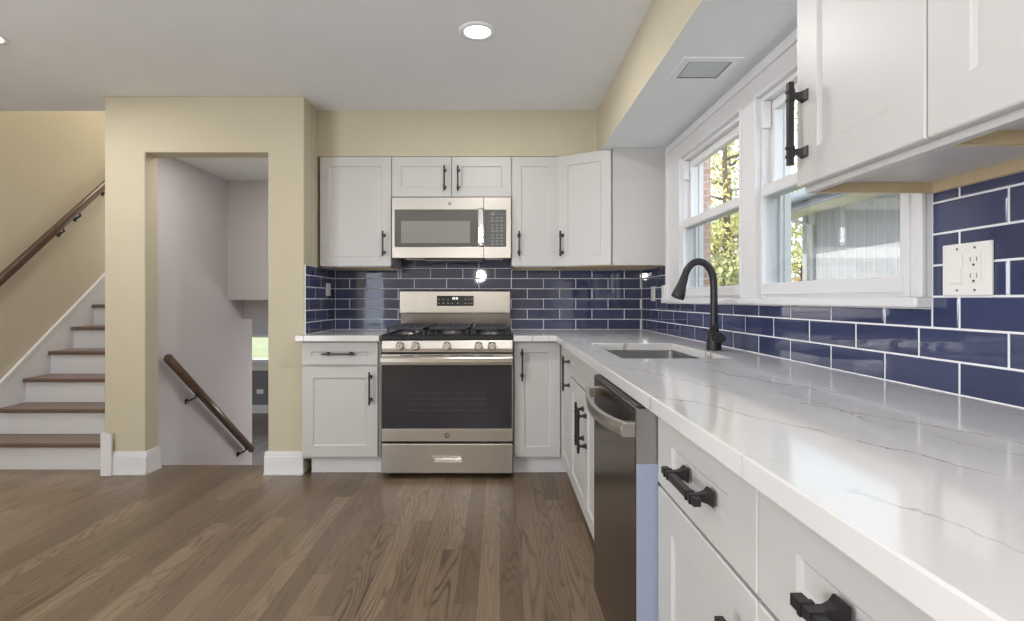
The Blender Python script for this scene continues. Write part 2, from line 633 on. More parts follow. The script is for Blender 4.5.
# lower level seen through the doorway
lo = MB()
for k in range(5):
    lo.box(-2.36, -1.36, 3.59 + 0.25 * k, 3.59 + 0.25 * (k + 1), -1.1, -0.183 * (k + 1))
lo.box(-9.0, 0.0, 4.84, 10.5, -1.2, -1.1)
struct('floor_lower', lo, M['floor'], 'wood steps and floor of the lower room', 'floor')
struct('ceiling_lower', MB().box(-2.36, -1.36, 3.53, 4.67, 2.13, 2.2), M['ceiling'], 'white ceiling over the stairs down', 'ceiling')
struct('wall_bulkhead', MB().box(-2.36, -1.36, 4.67, 4.97, 1.097, 2.2).box(-2.36, -1.36, 4.97, 5.14, 0.922, 2.2),
       M['pale'], 'pale bulkhead over the stairs down', 'wall')
struct('wall_stair_right', MB().box(-1.36, -1.24, 4.15, 5.14, -1.1, 2.2).box(-1.36, -1.24, YC + .13, 4.15, -1.1, -0.12), M['pale'], 'pale wall right of the stairs down', 'wall')
lw = MB().grid([-9.0, -5.3, -4.1, 0.0], [-1.1, -0.11, 0.42, 0.95],
               lambda u, v: not (-5.3 < u < -4.1 and -0.11 < v < 0.42), 10.5, 10.6, 'xzy')
o = struct('wall_lower', lw, [M['pale'], M['grey']], 'far wall of the lower room, grey below its window', 'wall')
struct('wall_lower_panel', MB().box(-8.9, -0.1, 10.485, 10.5, -0.94, -0.27), M['grey'], 'grey painted lower half of the lower room wall', 'wall')
struct('wall_lower_shell', MB().box(-9.1, -9.0, 4.8, 10.6, -1.2, 0.95).box(0.0, 0.1, 4.8, 10.6, -1.2, 0.95).box(-9.0, -2.49, 4.8, 5.0, -1.1, 0.0)
       .box(-1.24, 0.0, 4.8, 5.0, -1.1, 0.95), M['pale'], 'pale side walls of the lower room', 'wall')
struct('ceiling_lower_room', MB().box(-9.0, -2.49, 5.14, 10.5, 0.93, 1.03).box(-2.49, 0.0, 5.14, 10.5, 0.93, 1.03), M['ceiling'], 'white ceiling of the lower room', 'ceiling')
struct('baseboard_lower', MB().box(-8.9, -0.1, 10.47, 10.485, -1.1, -0.94), M['trim'], 'white baseboard under the grey wall in the lower room', 'baseboard', bevel=.004)
struct('trim_1', MB().box(-5.45, -3.95, 10.46, 10.5, -0.27, -0.2), M['soffitout'], 'cream ledge under the lower room window', 'trim')
w3 = thing('window_3', 'small window over the lawn in the lower room', 'window', (-4.7, 10.55, -0.11), kind='structure')
obj('window_frame', MB().grid([-.6, -.55, .55, .6], [0, .05, .48, .53], lambda u, v: not (-.55 < u < .55 and .05 < v < .48), -.05, .05, 'xzy'), M['trim'], w3)
obj('pane', MB().box(-.55, .55, -.003, .003, .05, .48), M['pane'], w3)
ll_d = bpy.data.lights.new('lower_room_fill', 'POINT')  # unseen fill light added to brighten the lower room
ll_d.energy = 48
ll_d.shadow_soft_size = 0.2
ll_d.color = (1, 0.97, 0.94)
ll = bpy.data.objects.new('lower_room_fill', ll_d)
ll.location = (-1.0, 6.6, -0.2)
COL.objects.link(ll)

# openings added out of view to bring in light and a tile reflection
w5 = thing('light_opening_rear', 'added unseen narrow opening in the rear wall, made for its reflection', 'window', (-2.575, -3.05, 0.6), kind='structure')
obj('window_frame', MB().grid([-.225, -.18, .18, .225], [0, .05, 1.35, 1.4], lambda u, v: abs(u) > .18 or v < .05 or v > 1.35, .0, .05, 'xzy'), M['trim'], w5)
w4 = thing('light_opening_left', 'added unseen opening in the left wall for fill light', 'window', (XL - 0.09, -1.2, 0.55), kind='structure')
obj('window_frame', MB().grid([-1.35, -1.29, -.03, .03, 1.29, 1.35], [0, .06, 1.54, 1.6],
    lambda u, v: u < -1.29 or u > 1.29 or v < .06 or v > 1.54 or abs(u) < .03, .05, .09, 'yzx'), M['trim'], w4)


# baseboards: two-step profile
def baseboard(mb, p0, p1, n, h=0.145):
    """along p0->p1 on a wall with outward normal n (2D)"""
    (x0, y0), (x1, y1) = p0, p1
    def slab(t, z0, z1):
        mb.box(min(x0, x1, x0 + n[0] * t, x1 + n[0] * t), max(x0, x1, x0 + n[0] * t, x1 + n[0] * t),
               min(y0, y1, y0 + n[1] * t, y1 + n[1] * t), max(y0, y1, y0 + n[1] * t, y1 + n[1] * t), z0, z1)
    slab(0.026, 0, 0.016); slab(0.018, 0.016, h - 0.03); slab(0.013, h - 0.03, h - 0.012); slab(0.008, h - 0.012, h)


bb = MB()
baseboard(bb, (-2.49, YC), (OX[0] + 0.018, YC), (0, -1))
baseboard(bb, (OX[0], YC), (OX[0], YC + 0.13), (1, 0))
bb.box(-2.489, -2.424, 3.362, 3.3805, 0, 0.262)
struct('baseboard_left', bb, M['trim'], 'white baseboard on the wall end left of the doorway', 'baseboard', bevel=0.002)
bb = MB()
baseboard(bb, (OX[1] - 0.018, YC), (XS, YC), (0, -1))
baseboard(bb, (OX[1], YC), (OX[1], YC + 0.13), (-1, 0))
struct('baseboard_right', bb, M['trim'], 'white baseboard on the pillar right of the doorway', 'baseboard', bevel=0.002)

# ------------------------------------------------------------------ staircase going up
RISE, RUN, ST0 = 0.1765, 0.22, 3.466
st = thing('staircase', 'white staircase with dark wood treads climbing behind the wall end', 'staircase', (-2.98, ST0, 0))
for n in range(1, 9):
    yf = RUN * (n - 1)
    xr = 0.466 if n == 1 else 0.475
    obj('riser', MB().box(-0.478, xr, yf + 0.03, yf + 0.05, RISE * (n - 1), RISE * n - 0.028), M['trim'], st)
    obj('tread', MB().box(-0.478, xr, yf, yf + RUN + 0.05, RISE * n - 0.028, RISE * n), M['tread'], st, bevel=0.008, label='dark wood tread')
y0, y1 = 3.40 - ST0, 5.4 - ST0
zt = lambda y: 0.507 + 0.804 * (y + ST0 - 3.748)
obj('skirt_board', MB().prism([(y0, 0), (y0, zt(y0)), (y1, zt(y1)), (y1, zt(y1) - 0.6), (0.35, 0)], 'x', -0.4938, -0.4785), M['trim'], st)
obj('skirt_cap', MB().prism([(y0, zt(y0)), (y1, zt(y1)), (y1, zt(y1) + 0.03), (y0, zt(y0) + 0.03)], 'x', -0.4936, -0.472), M['trim'], st)


def handrail(name, label, p0, p1, wall_x, ts, prof_w=0.045, prof_h=0.055):
    p0, p1 = Vector(p0), Vector(p1)
    t = thing(name, label, 'handrail', tuple(p0))
    d = p1 - p0
    n = d.normalized()
    up = Vector((1, 0, 0)).cross(n).normalized()
    if up.z < 0: up = -up
    sec = []
    for k in range(14):
        a = 2 * math.pi * k / 14
        sec.append((math.copysign(abs(math.cos(a)) ** 0.6, math.cos(a)) * prof_w / 2, math.copysign(abs(math.sin(a)) ** 0.6, math.sin(a)) * prof_h / 2))
    rings = [[Vector((a, 0, 0)) + up * b + d * s for a, b in sec] for s in (0, 1)]
    obj('rail', MB().loft(rings, smooth=True), M['rail'], t)
    for s in ts:
        q = d * s
        wx = wall_x - p0.x
        mb = MB()
        mb.tube([q - up * (prof_h / 2 - 0.004), q - up * (prof_h / 2 + 0.028), q - up * (prof_h / 2 + 0.045) + Vector((wx * 0.45, 0, 0)), q - up * (prof_h / 2 + 0.06) + Vector((wx + 0.004, 0, 0))], 0.007, 10)
        mb.bar(q - up * (prof_h / 2 + 0.0) - n * 0.03, q - up * (prof_h / 2 + 0.0) + n * 0.03, 0.018, 0.005)
        c = q - up * (prof_h / 2 + 0.06) + Vector((wx, 0, 0))
        mb.lathe([(0.022, 0.0), (0.022, 0.004), (0.014, 0.010)], tuple(c), 'x', 16)
        obj('bracket', mb, M['black'], t, label='dark metal bracket')
    return t


hr_up = lambda y: 1.233 + 0.88 * (y - 3.683)
handrail('handrail', 'brown wooden handrail on the beige wall beside the staircase', (-3.41, 3.25, hr_up(3.25)), (-3.41, 5.6, hr_up(5.6)), XL, (0.40, 0.47, 0.6, 0.75))
hr_dn = lambda y: 0.695 - 0.782 * (y - 3.74)
handrail('handrail', 'dark handrail sloping down the pale wall inside the doorway', (-2.30, 3.735, hr_dn(3.735)), (-2.30, 5.0, hr_dn(5.0)), -2.36, (0.30, 0.93), 0.05, 0.055)


# ------------------------------------------------------------------ windows over the sink
def window(name, label, ya, yb):
    t = thing(name, label, 'window', (XW, (ya + yb) / 2, WZ[0]), kind='structure')
    h = (yb - ya) / 2
    H = WZ[1] - WZ[0]
    # liner
    obj('window_frame', MB().grid([-h, -h + .014, h - .014, h], [0, .012, H - .02, H],
        lambda u, v: abs(u) > h - .014 or v < .012 or v > H - .02, -0.002, 0.105, 'yzx'), M['trim'], t)
    # parting stops
    g = MB()
    for s in (-1, 1):
        g.box(.021, .025, s * (h - .014), s * (h - .022), .012, H - .02)
        g.box(.060, .075, s * (h - .014), s * (h - .03), .012, H - .02)
        g.box(.078, .105, s * (h - .014), s * (h - .03), .012, H - .02)
    obj('stop', g, M['trim'], t, bevel=.002)
    e = h - .016
    def sash(nm, x0, x1, z0, z1, sw, rb, rt, mat):
        s = obj(nm, MB().grid([-e, -e + sw, e - sw, e], [z0, z0 + rb, z1 - rt, z1],
                lambda u, v: not (abs(u) < e - sw and z0 + rb < v < z1 - rt), x0, x1, 'yzx'), M['trim'], t, bevel=.004)
        xm = (x0 + x1) / 2
        obj('pane', MB().box(xm - .003, xm + .003, -e + sw - .005, e - sw + .005, z0 + rb - .005, z1 - rt + .005), mat, s)
        return s
    sash('upper_sash', .026, .058, .405, H - .021, .032, .044, .04, M['pane'])
    ls = sash('lower_sash', -.012, .020, .013, .448, .016, .046, .044, M['screened'])
    obj('sash_lock', MB().box(-.010, .016, -.03, .03, .448, .458).lathe([(.012, 0), (.012, .012)], (.004, 0, .458), 'z', 12), M['trim'], ls, bevel=.002)
    g = MB()
    for s in (-1, 1):
        g.box(-.008, .024, s * (h - .014), s * (h - .034), H - .13, H - .022)
    obj('balance_cover', g, M['trim'], t, bevel=.003)
    return t


window('window_1', 'white double hung window with trees outside, beyond the faucet', *W1)
window('window_2', 'white double hung window looking onto the grey shed', *W2)

tr = MB()
X0 = 1.04
tr.box(X0, XW, W1[1], 3.36, WZ[0], 2.03)
tr.box(X0, XW, W2[1], W1[0], WZ[0], WZ[1])
tr.box(X0, XW, 1.318, W2[0], WZ[0], 2.03)
tr.box(X0, XW, W2[0], W1[1], WZ[1], 2.03)
for a, b in ((3.325, 3.362), (1.316, 1.34)):
    tr.box(X0 - .012, X0 + .001, a, b, WZ[0], 2.032)
tr.box(X0 - .012, X0 + .001, 1.34, 3.325, 2.0, 2.032)
for a, b in ((W1[1], W1[1] + .018), (W1[0] - .018, W1[0]), (W2[1], W2[1] + .018), (W2[0] - .018, W2[0])):
    tr.box(X0 - .006, X0 + .001, a, b, WZ[0], WZ[1])
for a, b in (W1, W2):
    tr.box(X0 - .006, X0 + .001, a, b, WZ[1], WZ[1] + .018)
struct('trim_2', tr, M['trim'], 'white casing around and between the two windows', 'window casing', bevel=.003)
sl = MB().box(1.012, XW, 1.316, 3.40, 1.078, 1.104).box(1.024, XW, 3.365, 3.425, 1.078, 1.19)
struct('trim_3', sl, M['trim'], 'white sill ledge under both windows', 'window sill', bevel=.005)

# ------------------------------------------------------------------ tile backsplash
PU, PZ, G = 0.24, 0.0755, 0.0046


def tiles(cols, phase, P, z0=CT):
    """cols: (u0,u1,zmax) side by side; P(u, z, depth) -> point. One mesh: grout sheet + raised glazed tiles."""
    mb = MB()
    for u0, u1, zm in cols:
        b = len(mb.v)
        mb.v += [P(u0, z0, .0066), P(u1, z0, .0066), P(u1, zm, .0066), P(u0, zm, .0066), P(u0, z0, 0), P(u1, z0, 0), P(u1, zm, 0), P(u0, zm, 0)]
        for q in ((0, 1, 2, 3), (7, 6, 5, 4), (0, 4, 5, 1), (1, 5, 6, 2), (2, 6, 7, 3), (3, 7, 4, 0)):
            mb.face([b + i for i in q], 1)
    umin, umax, zmax = min(c[0] for c in cols), max(c[1] for c in cols), max(c[2] for c in cols)
    rows = int((zmax - z0) / PZ) + 1
    for r in range(rows):
        ph = phase + (PU / 2 if r % 2 else 0)
        k0 = int(math.floor((umin - ph) / PU)) - 1
        k1 = int(math.ceil((umax - ph) / PU)) + 1
        for k in range(k0, k1):
            a, b2 = ph + k * PU, ph + (k + 1) * PU
            za, zb = z0 + r * PZ, z0 + (r + 1) * PZ
            pieces = []
            for u0, u1, zm in cols:
                p = [max(a, u0), min(b2, u1), za, min(zb, zm)]
                if p[1] - p[0] > .012 and p[3] - p[2] > .012:
                    if pieces and abs(pieces[-1][1] - p[0]) < 1e-6 and abs(pieces[-1][3] - p[3]) < 1e-6:
                        pieces[-1][1] = p[1]
                    else:
                        pieces.append(p)
            for p in pieces:
                g = G / 2
                ua, ub, zc, zd = p[0] + g, p[1] - g, p[2] + g, p[3] - g
                tl = [random.uniform(-.0003, .0003) for _ in range(4)]
                b = len(mb.v)
                e = .0025
                mb.v += [P(ua, zc, .003), P(ub, zc, .003), P(ub, zd, .003), P(ua, zd, .003),
                         P(ua, zc, .0065), P(ub, zc, .0065), P(ub, zd, .0065), P(ua, zd, .0065),
                         P(ua + e, zc + e, .008 + tl[0]), P(ub - e, zc + e, .008 + tl[1]), P(ub - e, zd - e, .008 + tl[2]), P(ua + e, zd - e, .008 + tl[0] - tl[1] + tl[2])]
                for i in range(4):
                    j = (i + 1) % 4
                    mb.face([b + i, b + j, b + 4 + j, b + 4 + i])
                    mb.face([b + 4 + i, b + 4 + j, b + 8 + j, b + 8 + i])
                mb.face([b + 8, b + 9, b + 10, b + 11])
    return mb


mt = [M['tile'], M['grout']]
t = obj('tile_backsplash', tiles([(XS + .0085, -.735, UB), (-.735, .085, 1.43), (.085, 1.0515, UB)], -1.117, lambda u, z, d: (u, YW - d, z)), mt)
tag(t, 'navy subway tile backsplash on the wall behind the range', 'backsplash', kind='structure')
t = obj('tile_backsplash', tiles([(.2, 1.316, 1.358), (1.316, 3.43, 1.077), (3.43, YW - .0085, UB)], 1.478, lambda u, z, d: (XW - d, u, z)), mt)
tag(t, 'navy subway tile backsplash on the window wall behind the faucet', 'backsplash', kind='structure')
t = obj('tile_backsplash', tiles([(3.41, YW - .0001, UB)], 3.71, lambda u, z, d: (XS + d, u, z)), mt)
tag(t, 'narrow navy tile backsplash on the return wall at left', 'backsplash', kind='structure')


# ------------------------------------------------------------------ cabinets
def shaker(w, h, stile=.066, t=.02, rec=.0065, rail=None):
    """shaker panel, local: centre x, z 0..h, front at y=-t, back at y=0"""
    rail = rail or stile
    mb = MB()
    def ring(hw, z0, z1, y):
        return [(-hw, y, z0), (hw, y, z0), (hw, y, z1), (-hw, y, z1)]
    hw = w / 2
    e = .0025
    rings = [ring(hw, 0, h, 0), ring(hw, 0, h, -t + e), ring(hw - e, e, h - e, -t),
             ring(hw - stile, rail, h - rail, -t), ring(hw - stile - .002, rail + .002, h - rail - .002, -t + .003),
             ring(hw - stile - .008, rail + .008, h - rail - .008, -t + rec)]
    mb.loft(rings)
    return mb


_pulls = {}


def pull(parent, x, z, L=.2, vertical=True, y=-.02, proud=.036, s=.005):
    """black square bar pull with two flared posts and collars; bar centre at (x,z) on a face at y"""
    key = (round(L, 3), s)
    if key not in _pulls:
        mb = MB()
        mb.box(-s, s, -proud - s, -proud + s, -L / 2, L / 2)
        for q in (-1, 1):
            c = q * L * .34
            def sq(r, yy): return [(-r, yy, c - r), (r, yy, c - r), (r, yy, c + r), (-r, yy, c + r)]
            mb.loft([sq(s * 2.1, 0), sq(s * 2.1, -.003), sq(s * 1.4, -.011), sq(s * 1.02, -.02), sq(s * .98, -proud + .004)])
            for dz in (-.010, .010):
                mb.box(-s - .0016, s + .0016, -proud - s - .0016, -proud + s + .0016, c + dz - .0035, c + dz + .0035)
        _pulls[key] = mb.mesh('handle')
        _pulls[key].materials.append(M['black'])
    o = bpy.data.objects.new('handle', _pulls[key])
    COL.objects.link(o)
    o.parent = parent
    o.location = (x, y, z)
    if not vertical:
        o.rotation_euler = (0, R(90), 0)
    o['label'] = 'black square bar handle'
    return o


def door(parent, x0, x1, z0, z1, handle=None, stile=.066, name='door', y=0.0, hl=.2, rz=0, rail=None, hs=.005):
    """handle: (dx from centre, z above door bottom, vertical)"""
    w = x1 - x0 - .004
    d = obj(name, shaker(w, z1 - z0 - .004, stile, rail=rail), M['cabinet'], parent, loc=((x0 + x1) / 2, y, z0 + .002), rot=(0, 0, R(rz)))
    if handle:
        pull(d, handle[0], handle[1], hl, handle[2], s=hs)
    return d


def base_body(t, w, d, fill=0, toe_sides=0):
    hw = w / 2
    obj('body', MB().box(-hw + fill, hw, .002, d, .105, CB - .0005).box(-hw + fill, hw, .001, .003, .105, CB - .0005), M['cabinet'], t)
    obj('toe_kick', MB().box(-hw + fill, hw, .072, .09, 0, .105), M['trim'], t)


YB = 3.38                      # carcass front of the range-wall run
k = YB - 0.02
px = lambda x, Y: (x - 500) * Y / F

# left base cabinet (drawer over door)
xa, xb = px(301.5, k), px(380, k)
cw = xb - xa
t = thing('base_cabinet', 'white base cabinet left of the range, one drawer over one door', 'cabinet', ((xa + xb) / 2, YB, 0))
hw = cw / 2
obj('body', MB().box(-hw + .0, hw, .002, YW - YB - .001, .105, CB - .0005), M['cabinet'], t, bevel=.001)
obj('toe_kick', MB().box(-hw + .035, hw, .06, .078, 0, .105), M['trim'], t)
df = door(t, -hw, hw - .012, .690, .836, (0, .071, False), .058, 'drawer', hl=.21)
door(t, -hw, hw - .012, .118, .685, (hw - .012 - .040, .43, True), .07, hl=.205)

# corner base cabinet with two doors meeting in the inner corner
XB = 0.40                      # carcass front of the window run
t = thing('corner_base_cabinet', 'white L shaped corner base cabinet right of the range', 'cabinet', (.40, 3.38, 0))
x0 = px(513.5, k) - .40
Lb = [(x0, 0.002), (0.002, 0.002), (0.002, 2.90 - 3.38), (XW - .40 - .001, 2.90 - 3.38), (XW - .40 - .001, YW - 3.38 - .001), (x0, YW - 3.38 - .001)]
obj('body', MB().prism(Lb, 'z', .105, CB - .0005), M['cabinet'], t)
obj('toe_kick', MB().box(x0, .075, .06, .078, 0, .105).box(.057, .075, 2.90 - 3.38, .06, 0, .105), M['trim'], t)
d1 = door(t, x0 + .004, -.022, .118, .836, (-.096, .577, True), .062, hl=.2)
d2 = obj('door', shaker(.45, .714, .062), M['cabinet'], t, loc=(0, -.022 - .228, .12), rot=(0, 0, R(-90)))
pull(d2, .18, .575, .19)

# sink base
t = thing('sink_base_cabinet', 'white sink cabinet with two doors under a false drawer front, beside the dishwasher', 'cabinet', (XB, 2.415, 0), -90)
hw = .484
obj('body', MB().box(-hw, hw, .002, .02, .105, CB - .0005).box(-hw, -hw + .018, .02, XW - XB - .001, .105, CB - .0005)
    .box(hw - .018, hw, .02, XW - XB - .001, .105, CB - .0005).box(-hw + .018, hw - .018, .02, XW - XB - .001, .105, .123), M['cabinet'], t)
obj('toe_kick', MB().box(-hw, hw, .072, .09, 0, .105), M['trim'], t)
door(t, -hw, hw, .690, .836, None, .058, 'drawer_front')
door(t, -hw, 0, .118, .685, (hw / 2 - .04, .415, True), .066, hl=.195)
door(t, 0, hw, .118, .685, (-hw / 2 + .04, .40, True), .066, hl=.195)
t = tag(obj('filler_panel', MB().box(XB - .018, XB + .3, 1.888, 1.930, .105, CB - .0005), M['cabinet']), 'narrow white filler strip between sink cabinet and dishwasher', 'cabinet filler')

# near drawer bases on the window run
def drawer_base(label, yn, yf, side):
    t = thing('base_cabinet', label, 'cabinet', (XB, (yn + yf) / 2, 0), -90)
    hw = (yf - yn) / 2
    obj('body', MB().box(-hw, hw, .002, XW - XB - .001, .105, CB - .0005), M['cabinet'], t)
    obj('toe_kick', MB().box(-hw, hw, .072, .09, 0, .105), M['trim'], t)
    door(t, -hw, hw, .657, .838, (.015 if side else .0, .084 if side else .091, False), .102, 'drawer', hl=.188, rail=.064, hs=.0068)
    if side:
        door(t, -hw, hw, .118, .653, (hw - .045, .535 - .155, True), .10, hl=.2, rail=.075, hs=.0068)
    else:
        door(t, -hw, hw, .118, .653, (hw - .05, .535 - .2, True), .10, hl=.2, rail=.075, hs=.0068)


drawer_base('white base cabinet next to the dishwasher, its black handled drawer in full view', .798, 1.302, 1)
drawer_base('white base cabinet nearest the camera, its drawer cut by the frame', .27, .798, 0)


# wall cabinets
def wall_cab(label, xa, xb, zb, zt, doors, name='wall_cabinet', yf=3.66, back=YW - .001):
    t = thing(name, label, 'cabinet', ((xa + xb) / 2, yf, zb))
    hw, H, D = (xb - xa) / 2, zt - zb, back - yf
    obj('body', MB().box(-hw, hw, .002, D, .02, H - .001).box(-hw, -hw + .016, .002, D, 0, .02).box(hw - .016, hw, .002, D, 0, .02).box(-hw, hw, .002, .02, 0, .02), M['cabinet'], t)
    obj('underside_rail', MB().box(-hw + .016, hw - .016, D - .018, D, -.001, .02), M['rawwood'], t, label='raw wood rail under the cabinet')
    for a, b, h in doors:
        door(t, a * hw, b * hw, .004, H - .004, h, .062, hl=.17)
    return t


kk = 3.64
e = [px(v, kk) for v in (319.5, 391.5, 511.5, 559.5)]
hw = (e[1] - e[0]) / 2
wall_cab('white single door wall cabinet left of the microwave', e[0], e[1], UB, UT, [(-1, 1, (hw - .052, .15, True))])
wall_cab('short white two door wall cabinet above the microwave', e[1], e[2], 1.787, UT, [(-1, 0, (.157, .119, True)), (0, 1, (-.157, .119, True))])
hw = (e[3] - e[2]) / 2
wall_cab('narrow white wall cabinet right of the microwave', e[2], e[3], UB, UT, [(-1, 1, (-hw + .050, .15, True))])

# diagonal corner wall cabinet
A, B = Vector((e[3], 3.66)), Vector((.722, 3.47))
t = thing('corner_wall_cabinet', 'white diagonal corner wall cabinet beside the window', 'cabinet', (A.x, A.y, UB))
rel = lambda x, y: (x - A.x, y - A.y)
H = UT - UB
poly = [rel(A.x, A.y), rel(B.x, B.y), rel(B.x, 3.45), rel(XW - .001, 3.45), rel(XW - .001, YW - .001), rel(A.x, YW - .001)]
obj('body', MB().prism(poly, 'z', .02, H - .001), M['cabinet'], t)
obj('side_panel', MB().box(B.x - A.x, XW - .001 - A.x, 3.444 - A.y, 3.4495 - A.y, 0, H - .001), M['cabinet'], t, bevel=.001)
ins = [rel(A.x + .0, A.y + .012), rel(B.x, B.y + .012), rel(B.x, 3.452), rel(XW - .001, 3.452), rel(XW - .001, YW - .001), rel(A.x, YW - .001)]
obj('underside', MB().prism(ins, 'z', .0, .019), M['rawwood'], t, label='raw wood underside')
dv = B - A
L = dv.length
ang = math.degrees(math.atan2(dv.y, dv.x))
mid = (A + B) / 2
d = obj('door', shaker(L - .006, H - .008, .066), M['cabinet'], t, loc=(mid.x - A.x, mid.y - A.y, .004), rot=(0, 0, R(ang)))
pull(d, -L / 2 + .034, .15, .17)


# wall cabinets over the near counter
def near_wall_cab(label, yn, yf, handle):
    zb = 1.356
    XF = .74
    t = thing('wall_cabinet', label, 'cabinet', (XF, (yn + yf) / 2, zb), -90)
    hw, D, H = (yf - yn) / 2, XW - XF - .001, UT - zb
    obj('body', MB().box(-hw, hw, .002, D, .024, H - .001), M['cabinet'], t)
    obj('bottom_rail', MB().box(-hw, hw, .002, .022, .0, .024), M['cabinet'], t, bevel=.001)
    obj('underside_rail', MB().box(-hw + .014, hw, D - .018, D, -.0, .024), M['rawwood'], t, label='raw wood rail along the wall')
    obj('end_rail', MB().box(-hw, -hw + .014, .022, D, 0, .024), M['rawwood'], t, label='raw wood end rail')
    door(t, -hw, hw, .012, H - .004, handle, .083, hl=.195, rail=.077, hs=.0062)
    return t


hw = (1.313 - .913) / 2
near_wall_cab('white wall cabinet beside the window with a long black handle', .913, 1.313, (-hw + .04, .142, True))
near_wall_cab('white wall cabinet cut off at the top right edge of the photo', .5, .913, None)

# ------------------------------------------------------------------ countertops and sink
xr = px(513.5, 3.36)
ct = MB().box(px(295, 3.315), px(380.5, 3.36), 3.315, YC - .002, CB, CT).box(XS + .001, px(380.5, 3.36), YC - .002, YW - .001, CB, CT)
ct = MB().grid([px(295, 3.315), XS + .001, px(380.5, 3.36)], [3.315, YC - .002, YW - .001], lambda u, v: u > XS or v < YC - .002, CB, CT, 'xyz')
tag(obj('countertop', ct, M['quartz'], bevel=.003), 'short white quartz countertop left of the range', 'countertop')
SX = (.46, .87); SY = (2.02, 2.72)
XK = .3425
ct = MB().grid([xr, XK, SX[0], SX[1], XW - .001], [.18, SY[0], SY[1], 3.305, YW - .001],
               lambda u, v: not (u < XK and v < 3.305) and not (SX[0] < u < SX[1] and SY[0] < v < SY[1]), CB, CT, 'xyz')
tag(obj('countertop', ct, M['quartz'], bevel=.003), 'long white veined quartz countertop holding the sink under the windows', 'countertop')

t = thing('sink', 'undermount stainless sink set into the quartz under the faucet', 'sink', ((SX[0] + SX[1]) / 2, (SY[0] + SY[1]) / 2, CB))
a, b = (SX[1] - SX[0]) / 2 + .004, (SY[1] - SY[0]) / 2 + .004
def rr(hx, hy, r, z, n=5):
    pts = []
    for cx, cy, s in ((hx - r, hy - r, 0), (-hx + r, hy - r, 90), (-hx + r, -hy + r, 180), (hx - r, -hy + r, 270)):
        for i in range(n + 1):
            q = R(s + 90 * i / n)
            pts.append((cx + r * math.cos(q), cy + r * math.sin(q), z))
    return pts
bm_ = MB()
bm_.loft([rr(a + .02, b + .02, .03, -.001), rr(a, b, .03, -.001), rr(a - .004, b - .004, .035, -.17), rr(a - .03, b - .03, .04, -.2), rr(.05, .05, .049, -.205)], smooth=False, cap=False)
bm_.loft([rr(a + .02, b + .02, .03, -.001), rr(a + .02, b + .02, .03, -.003), rr(a + .002, b + .002, .035, -.17), rr(a - .028, b - .028, .04, -.204), rr(.052, .052, .05, -.209)], cap=False)
obj('basin', bm_, M['steelsink'], t)
obj('drain', MB().lathe([(.052, -.2085), (.05, -.2035), (.03, -.2065)], (0, 0, 0)), M['steel'], t)

# faucet
t = thing('faucet', 'dark gooseneck pull-down kitchen faucet behind the sink', 'faucet', (.935, 2.36, CT))
fx = lambda x, y: ((x - 500) / 228.8 - .935, 0, EYE - (y - 300) / 228.8 - CT)
obj('base', MB().lathe([(.033, 0), (.033, .004), (.0315, .006), (.031, .045), (.029, .052), (.024, .075), (.0165, .11)], (0, 0, 0)), M['black'], t)
pts = []
ctrl = [fx(713.9, 334), fx(713.9, 310), fx(713.9, 288), fx(713.2, 278), fx(710.5, 270), fx(705.5, 264), fx(698.5, 261.6), fx(692, 264), fx(687.3, 269.5), fx(684.6, 276.5)]
def catmull(P, n=6):
    P = [Vector(p) for p in P]
    Q = [P[0]] + P + [P[-1]]
    out = []
    for i in range(1, len(Q) - 2):
        for j in range(n):
            s = j / n
            p0, p1, p2, p3 = Q[i - 1:i + 3]
            out.append(.5 * ((2 * p1) + (p2 - p0) * s + (2 * p0 - 5 * p1 + 4 * p2 - p3) * s * s + (3 * p1 - p0 - 3 * p2 + p3) * s ** 3))
    return out + [P[-1]]
obj('spout', MB().tube(catmull(ctrl), .0155, 18), M['black'], t)
obj('spray_head', MB().tube([fx(684.6, 276.2), fx(683.9, 278.5), fx(682.5, 283), fx(679.2, 292.5), fx(677.6, 297.2), fx(677.2, 298.2)], [.0165, .0175, .0185, .0265, .0285, .025], 18), M['black'], t)
obj('handle_hub', MB().lathe([(.021, -.075), (.022, -.073), (.022, -.03), (.018, -.02)], (0, 0, .058), 'y', 18), M['black'], t)
obj('lever', MB().loft([[(-.078, -.066, .093), (-.078, -.054, .093), (-.078, -.054, .099), (-.078, -.066, .099)],
                        [(-.03, -.068, .072), (-.03, -.052, .072), (-.03, -.052, .081), (-.03, -.068, .081)],
                        [(.004, -.068, .055), (.004, -.052, .055), (.004, -.052, .067), (.004, -.068, .067)]]), M['black'], t, bevel=.002)

# ------------------------------------------------------------------ range
RC, RY = -.324, 3.30
t = thing('gas_range', 'stainless steel freestanding gas range with black oven window', 'range', (RC, RY, 0))
hw = .402
obj('body', MB().box(-hw, hw, .045, .70, .03, .85), M['blackenamel'], t, bevel=.002)
for sx in (-.36, .36):
    for sy in (.1, .64):
        obj('foot', MB().lathe([(.02, 0), (.02, .01), (.012, .012), (.012, .03)], (sx, sy, 0)), M['black'], t)
# storage drawer
dr = obj('drawer', MB().grid([-hw, -.085, .085, hw], [.036, .108, .138, .217], lambda u, v: not (abs(u) < .085 and .108 < v < .138), .004, .045, 'xzy'), M['steel'], t, bevel=.004)
obj('drawer_pull', MB().box(-.085, .085, .03, .034, .108, .138).box(-.08, .08, .008, .03, .109, .118).grid([-.09, -.083, .083, .09], [.104, .110, .137, .143],
    lambda u, v: not (abs(u) < .083 and .110 < v < .137), .0, .006, 'xzy'), M['whitesteel'], dr)
